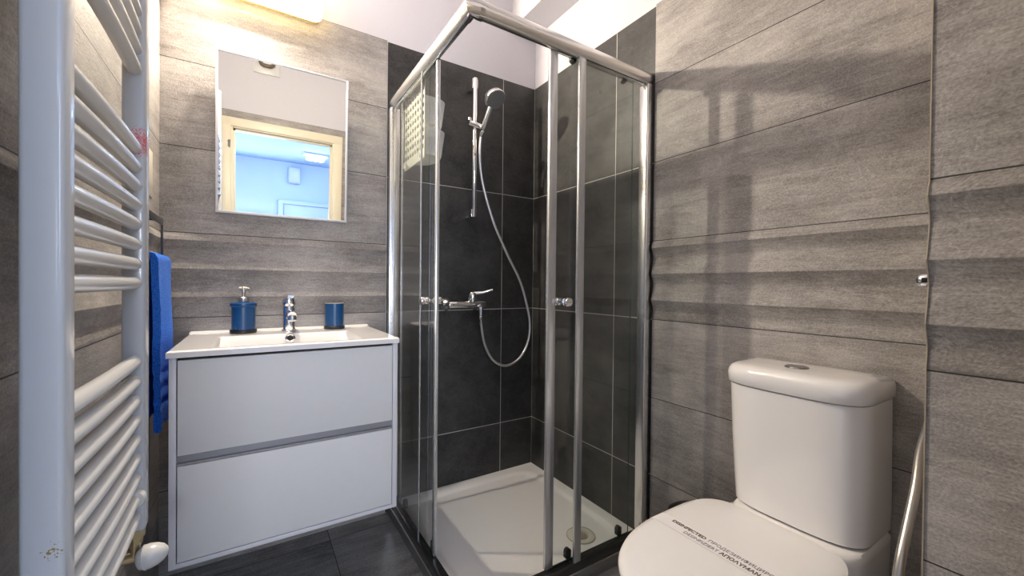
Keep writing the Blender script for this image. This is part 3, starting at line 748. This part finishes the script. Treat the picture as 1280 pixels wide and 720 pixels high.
# plate with square holes: each cell is a frame of four quads, front and back
th = .0028; hs = .23
def quad(pts): b.faces.new([b.verts.new(p) for p in pts])
for i in range(8):
    for j in range(10):
        y0, y1, z0, z1 = ys[i], ys[i + 1], zs[j], zs[j + 1]
        hole = 0 < j < 9
        ay, az = (y1 - y0) * hs, (z1 - z0) * hs
        iy0, iy1, iz0, iz1 = y0 + ay, y1 - ay, z0 + az, z1 - az
        for x in (CX, CX + th):
            if not hole: quad(((x, y0, z0), (x, y1, z0), (x, y1, z1), (x, y0, z1))); continue
            o_ = [(x, y0, z0), (x, y1, z0), (x, y1, z1), (x, y0, z1)]; n_ = [(x, iy0, iz0), (x, iy1, iz0), (x, iy1, iz1), (x, iy0, iz1)]
            for k in range(4): quad((o_[k], o_[(k + 1) % 4], n_[(k + 1) % 4], n_[k]))
        if hole:
            n_ = [(iy0, iz0), (iy1, iz0), (iy1, iz1), (iy0, iz1)]
            for k in range(4):
                p_, q_ = n_[k], n_[(k + 1) % 4]; quad(((CX, *p_), (CX, *q_), (CX + th, *q_), (CX + th, *p_)))
for (y0, z0), (y1, z1) in (((ys[0], zs[0]), (ys[-1], zs[0])), ((ys[-1], zs[0]), (ys[-1], zs[-1])), ((ys[-1], zs[-1]), (ys[0], zs[-1])), ((ys[0], zs[-1]), (ys[0], zs[0]))):
    quad(((CX, y0, z0), (CX, y1, z1), (CX + th, y1, z1), (CX + th, y0, z0)))
bmesh.ops.remove_doubles(b, verts=b.verts[:], dist=1e-5)
m._merge(b); m.build('back_plate', M['ivory'], t, smooth=0)
for zb, zt_ in ((1.655, 1.755), (1.535, 1.635)):
    m = MB(); rings = []
    def bas(k, sc, ins=0):
        out = []
        for q in range(25):
            an = -pi / 2 + pi * q / 24
            out.append((CX + th + (.108 * sc - ins) * abs(cos(an)) ** .55, -.225 + (.098 * sc - ins) * math.copysign(abs(sin(an)) ** .75, sin(an)), k))
        return out
    rings = [bas(zb, .86), bas(zb + .012, .90), bas(zt_, 1.0), bas(zt_, 1.0, .003), bas(zb + .012, .90, .003), bas(zb + .003, .86, .003)]
    m.loft(rings, True, True, closed=False); m.build('basket', M['frosted'], t, smooth=40, label='frosted clear basket with rounded front')
for y in (-.30, -.135):
    for z in (1.812, 1.524):
        m = MB(); m.lathe([(.016, 0), (.013, .003), (.006, .007), (.005, -CX * 0 + .0138)], (-.7618, y, z), (1, 0, 0), 24); m.build('suction_cup', M['frosted'], t, smooth=50)

# ------------------------------------------------------------------ slide bar, hand shower, hose, mixer
BXc, BYc = -.397, -.062
t = thing('shower_slide_bar', (BXc, 0, 1.35), 'vertical chrome slide bar on the dark shower wall', 'shower rail')
m = MB(); m.lathe([(.0105, 0), (.0115, .001), (.0115, .669), (.0105, .670)], (BXc, BYc, 1.354), n=24); m.build('bar', M['chrome'], t, smooth=50)
for z0, z1 in ((1.352, 1.392), (1.975, 2.022)):
    MB().box(BXc - .015, BXc + .015, BYc - .002, -.0003, z0, z1, .003).build('wall_bracket', M['chrome'], t)
m = MB(); m.tube([(BXc - .034, BYc - .006, 1.800), (BXc + .036, BYc - .020, 1.786)], .0145, 20)
m.lathe([(.010, 0), (.010, .012), (.006, .014)], (BXc - .030, BYc - .006, 1.812), (0, 0, 1), 16)
m.build('slider', M['chrome'], t)
HS0 = Vector((BXc + .022, BYc - .045, 1.765)); HS1 = Vector((-.366, -.168, 1.868))
t = thing('hand_shower', HS0, 'round chrome hand shower held on the slide bar', 'hand shower')
m = MB(); ax = (HS1 - HS0).normalized(); P = [HS0 + (HS1 - HS0) * k for k in (0, .06, .3, .7, .9)]
m.tube(P, [.010, .0125, .0135, .0125, .0115], 20); m.build('handle', M['chrome'], t, smooth=50)
nrm = Vector((.10, -.58, -.80)).normalized(); hc = HS1 + Vector((.010, -.016, .024))
m = MB(); m.lathe([(0, -.030), (.018, -.029), (.036, -.022), (.046, -.010), (.0495, .004), (.0495, .010), (.047, .0125)], hc, nrm, 40); m.build('head', M['chrome'], t, smooth=50)
m = MB(); m.lathe([(.047, .010), (.046, .0135), (0, .0145)], hc, nrm, 40)
q = nrm.to_track_quat('Z', 'Y')
for rr, cnt in ((.012, 6), (.024, 12), (.036, 18)):
    for k in range(cnt):
        an = 2 * pi * k / cnt; m.lathe([(.0017, 0), (.0013, .0025)], hc + q @ Vector((rr * cos(an), rr * sin(an), .0132)), nrm, 6)
m.build('spray_face', M['grey_plastic'], t, label='grey spray face with nozzles')
hose_pts = [HS0 - ax * .004, HS0 - ax * .03 + Vector((0, .004, -.01)), (-.375, -.075, 1.66), (-.366, -.070, 1.58), (-.350, -.068, 1.505), (-.318, -.068, 1.405), (-.276, -.068, 1.305), (-.205, -.068, 1.175), (-.131, -.068, 1.050), (-.083, -.066, .920), (-.062, -.066, .815),
            (-.074, -.066, .725), (-.115, -.066, .655), (-.175, -.066, .618), (-.235, -.066, .618), (-.295, -.066, .660), (-.337, -.070, .735), (-.360, -.080, .82), (-.371, -.092, .875)]
t = thing('shower_hose', (-.371, -.09, .88), 'silver hose looping from hand shower down to the mixer', 'hose')
m = MB(); P = spline(hose_pts, 10); m.tube(P, .0066, 14); m.build('hose', M['hose_metal'], t, smooth=60)
m = MB(); d0 = (P[1] - P[0]).normalized(); m.lathe([(.0085, .001), (.0105, .003), (.0090, .026), (.007, .028)], P[0], d0, 20); m.build('hose_nut', M['chrome'], t)
m = MB(); d1 = (P[-2] - P[-1]).normalized(); m.lathe([(.0095, .001), (.0105, .002), (.0105, .014), (.008, .030), (.007, .032)], P[-1], d1, 20); m.build('hose_nut', M['chrome'], t)
MZ, MY = .930, -.070
t = thing('shower_mixer', (-.43, 0, .93), 'chrome shower mixer with lever on the dark tiled wall', 'mixer')
for x in (-.512, -.358):
    m = MB(); m.lathe([(.031, 0), (.0315, .003), (.026, .014), (.013, .028), (.0125, .05)], (x, -.0003, MZ), (0, -1, 0), 32); m.build('escutcheon', M['chrome'], t, smooth=30)
m = MB(); m.tube([(-.530, MY, MZ), (-.524, MY, MZ), (-.49, MY, MZ), (-.38, MY, MZ), (-.344, MY, MZ), (-.338, MY, MZ)], [.0155, .0175, .0175, .0195, .0175, .0155], 28)
m.tube([(-.512, -.03, MZ), (-.512, MY, MZ)], .0135, 20).tube([(-.358, -.03, MZ), (-.358, MY, MZ)], .0135, 20)
m.lathe([(.0125, 0), (.0125, .012), (.0105, .034), (.0105, .040)], (-.371, -.092, MZ - .012), (0, 0, -1), 20)
m.tube([(-.371, MY, MZ - .002), (-.371, -.094, MZ - .012)], .0115, 16)
m.build('mixer_body', M['chrome'], t, smooth=45)
m = MB(); m.lathe([(.019, 0), (.0205, .004), (.0195, .040), (.015, .048), (0, .050)], (-.41, MY - .006, MZ + .012), (0, -.1, 1), 28)
m.tube([(-.41, MY - .012, MZ + .054), (-.37, MY - .038, MZ + .058), (-.325, MY - .055, MZ + .072)], [.008, .0065, .0055], 14)
m.build('lever', M['chrome'], t, smooth=45)

# ------------------------------------------------------------------ toilet
YC = -1.334
def seat_ring(xb, xf, hw, z, yc=YC, nb=4.2, nf=2.25, xm=-.41, n=72):
    out = []
    for k in range(n):
        a_ = 2 * pi * k / n; c_, s_ = cos(a_), sin(a_)
        e = nb if c_ > 0 else nf
        L_ = (xb - xm) if c_ > 0 else (xm - xf)
        out.append((xm + L_ * math.copysign(abs(c_) ** (2 / e), c_), yc + hw * math.copysign(abs(s_) ** (2 / e), s_), z))
    return out
t = thing('toilet', (-.35, YC, 0), 'white close-coupled toilet with closed lid against the right wall', 'toilet')
m = MB()
m.loft([seat_ring(-.04, -.50, .115, 0.0005), seat_ring(-.04, -.495, .112, .02), seat_ring(-.03, -.505, .118, .12), seat_ring(-.02, -.545, .140, .24),
        seat_ring(-.02, -.625, .155, .33), seat_ring(-.02, -.660, .168, .385), seat_ring(-.02, -.660, .168, .400), seat_ring(-.03, -.650, .160, .404)])
def dring(xb, xf, hw, z, bulge=.02, yc=YC, n=16, rc=.035):
    """cistern plan: flat back on the wall, softly bowed front with round corners"""
    # superellipse front: softly bowed, round corners, convex all round
    e = 3.5; dp = .10 if xb - xf > .12 else (xb - xf) * .6; xs = xf + dp; k_ = 44; pts = [(xb, yc - hw)]
    for k in range(k_ + 1):
        a_ = -pi / 2 + pi * k / k_; c_, s_ = abs(cos(a_)), sin(a_)
        pts.append((xs - dp * c_ ** (2 / e), yc + hw * math.copysign(abs(s_) ** (2 / e), s_)))
    pts.append((xb, yc + hw))
    return [(x, y, z) for x, y in pts]
# platform of the pan under the cistern
KP = -1.360
m.loft([dring(-.012, -.17, .125, .16, .01, KP), dring(-.012, -.20, .138, .26, .012, KP), dring(-.012, -.228, .142, .36, .014, KP), dring(-.012, -.236, .143, .424, .016, KP), dring(-.012, -.236, .143, .438, .016, KP), dring(-.014, -.230, .138, .4455, .016, KP)])
m.build('pan', M['ceramic'], t, smooth=50)
YK = -1.347
KB = YK - .007
m = MB(); m.loft([dring(-.014, -.186, .139, .4465, .034, KB, rc=.05), dring(-.012, -.199, .1475, .453, .036, KB, rc=.05), dring(-.012, -.202, .1495, .50, .036, KB, rc=.05), dring(-.012, -.206, .1525, .63, .034, YK - .003, rc=.05), dring(-.012, -.208, .1545, .7665, .032, YK, rc=.05)])
m.build('cistern', M['ceramic'], t, smooth=50)
m = MB(); m.loft([dring(-.010, -.209, .1555, .7685, .032, YK, rc=.05), dring(-.008, -.214, .159, .772, .032, YK, rc=.052), dring(-.008, -.2145, .1595, .796, .032, YK), dring(-.009, -.2125, .1575, .806, .032, YK), dring(-.013, -.207, .1525, .8145, .03, YK),
                  dring(-.020, -.196, .143, .8195, .028, YK), dring(-.035, -.178, .125, .8215, .022, YK), dring(-.07, -.13, .07, .8225, .012, YK)])
m.build('cistern_lid', M['ceramic'], t, smooth=60)
m = MB(); m.lathe([(.027, -.006), (.027, .0015), (.025, .004), (.0225, .0045), (.0215, .0035), (0, .0045)], (-.115, YK + .006, .8212), n=36); m.build('flush_button', M['gunmetal_light'], t, label='round chrome flush button')
m = MB(); m.loft([seat_ring(-.205, -.662, .170, .405), seat_ring(-.200, -.669, .175, .409), seat_ring(-.200, -.669, .175, .418), seat_ring(-.204, -.664, .171, .421)])
m.build('seat', M['acrylic'], t, smooth=50)
m = MB(); m.loft([seat_ring(-.198, -.672, .175, .4225), seat_ring(-.196, -.679, .178, .426), seat_ring(-.196, -.680, .179, .436), seat_ring(-.196, -.675, .177, .4425), seat_ring(-.208, -.659, .165, .4455), seat_ring(-.25, -.60, .122, .4466), seat_ring(-.32, -.49, .056, .4469)])
m.build('seat_lid', M['acrylic'], t, smooth=60)
for y in (YC - .075, YC + .075):
    MB().tube([(-.196, y - .02, .428), (-.196, y + .02, .428)], .009, 14).build('hinge', M['acrylic'], t)
# paper band round the lid
t = thing('paper_band', (-.426, YC, .447), 'printed white disinfection paper strip across the toilet lid', 'paper strip')
m = MB(); b = bmesh.new(); prof = []
ylist = [YC + .184 - .368 * k / 48 for k in range(49)]
def lid_top(y):
    d_ = abs(y - YC)
    if d_ < .120: return .4477
    if d_ < .164: return .4477 - .0012 * ((d_ - .12) / .044)
    if d_ < .176: return .4465 - .0035 * ((d_ - .164) / .012)
    return .443 - .012 * ((d_ - .176) / .008)
rings = []
for y in ylist:
    z = lid_top(y); yo = y
    rings.append([(-.448, yo, z), (-.4035, yo, z), (-.4035, yo, z + .0004), (-.448, yo, z + .0004)])
m.loft(rings); m.build('strip', M['paper'], t, smooth=40)
E = .4483
text_mesh('lettering', 'DISINFECTED', .0145, M['ink'], t, (0, -1, 0), (1, 0, 0), (-.4215, -1.200, E), bold=.0004, fit=.086)
text_mesh('lettering', 'ПРОДЕЗИНФИЦИРО', .0145, M['ink_grey'], t, (0, -1, 0), (1, 0, 0), (-.4215, -1.293, E), fit=.138)
text_mesh('lettering', 'DESINFIZIERT', .0145, M['ink_grey'], t, (0, -1, 0), (1, 0, 0), (-.4405, -1.243, E), fit=.083)
text_mesh('lettering', 'ΑΠΟΛΥΜΑΝ', .0145, M['ink'], t, (0, -1, 0), (1, 0, 0), (-.4405, -1.331, E), bold=.0004, fit=.083)

# black bin behind the toilet, between pan and shower
t = thing('waste_bin', (-.10, -1.02, 0), 'small black bin mostly hidden behind the toilet lid', 'bin')
m = MB(); m.lathe([(.062, .0005), (.066, .004), (.070, .255), (.070, .267)], (-.112, -1.045, 0.0), n=36); m.build('body', M['black'], t, smooth=50)
m = MB(); m.lathe([(.072, .2675), (.0725, .283), (.066, .303), (.045, .318), (0, .324)], (-.112, -1.045, 0.0), n=36); m.build('lid', M['black'], t, smooth=60)

# fittings on the pillar's side, right of the toilet
t = thing('robe_hook', (-.37, -1.637, 1.042), 'small chrome and black wall hook on the pillar side', 'hook')
m = MB(); m.lathe([(.0112, 0), (.0115, .004), (.0112, .009), (.0098, .0135), (.0070, .0170), (.0035, .0190), (0, .0196)], (-.37, -1.637, 1.042), (0, 1, 0), 28); m.build('hook_body', M['chrome'], t, smooth=50)
MB().box(-.3822, -.3755, -1.637, -1.6275, 1.038, 1.046, .0008).build('inset', M['black'], t, label='black inset')
t = thing('flexible_hose', (-.30, -1.637, .95), 'brushed steel hose hanging beside the pillar, right of the toilet', 'hose')
m = MB(); HP = spline([(-.295, -1.632, .95), (-.287, -1.622, .93), (-.275, -1.624, .86), (-.272, -1.618, .79), (-.280, -1.609, .735), (-.305, -1.609, .68), (-.345, -1.609, .625), (-.385, -1.609, .57), (-.405, -1.609, .50), (-.395, -1.609, .42), (-.34, -1.609, .345), (-.25, -1.605, .31), (-.14, -1.60, .315), (-.03, -1.595, .33)], 8)
m.tube(HP, .0072, 14); m.build('hose', M['steel'], t, smooth=60)
m = MB(); m.lathe([(.014, 0), (.014, .008), (.010, .012)], (-.295, -1.6368, .953), (0, 1, 0), 20); m.build('end_fitting', M['chrome'], t)
m = MB(); m.lathe([(.016, 0), (.016, .006), (.010, .01), (.010, .03)], (-.0075, -1.595, .33), (-1, 0, 0), 20)
m.build('end_fitting', M['chrome'], t)
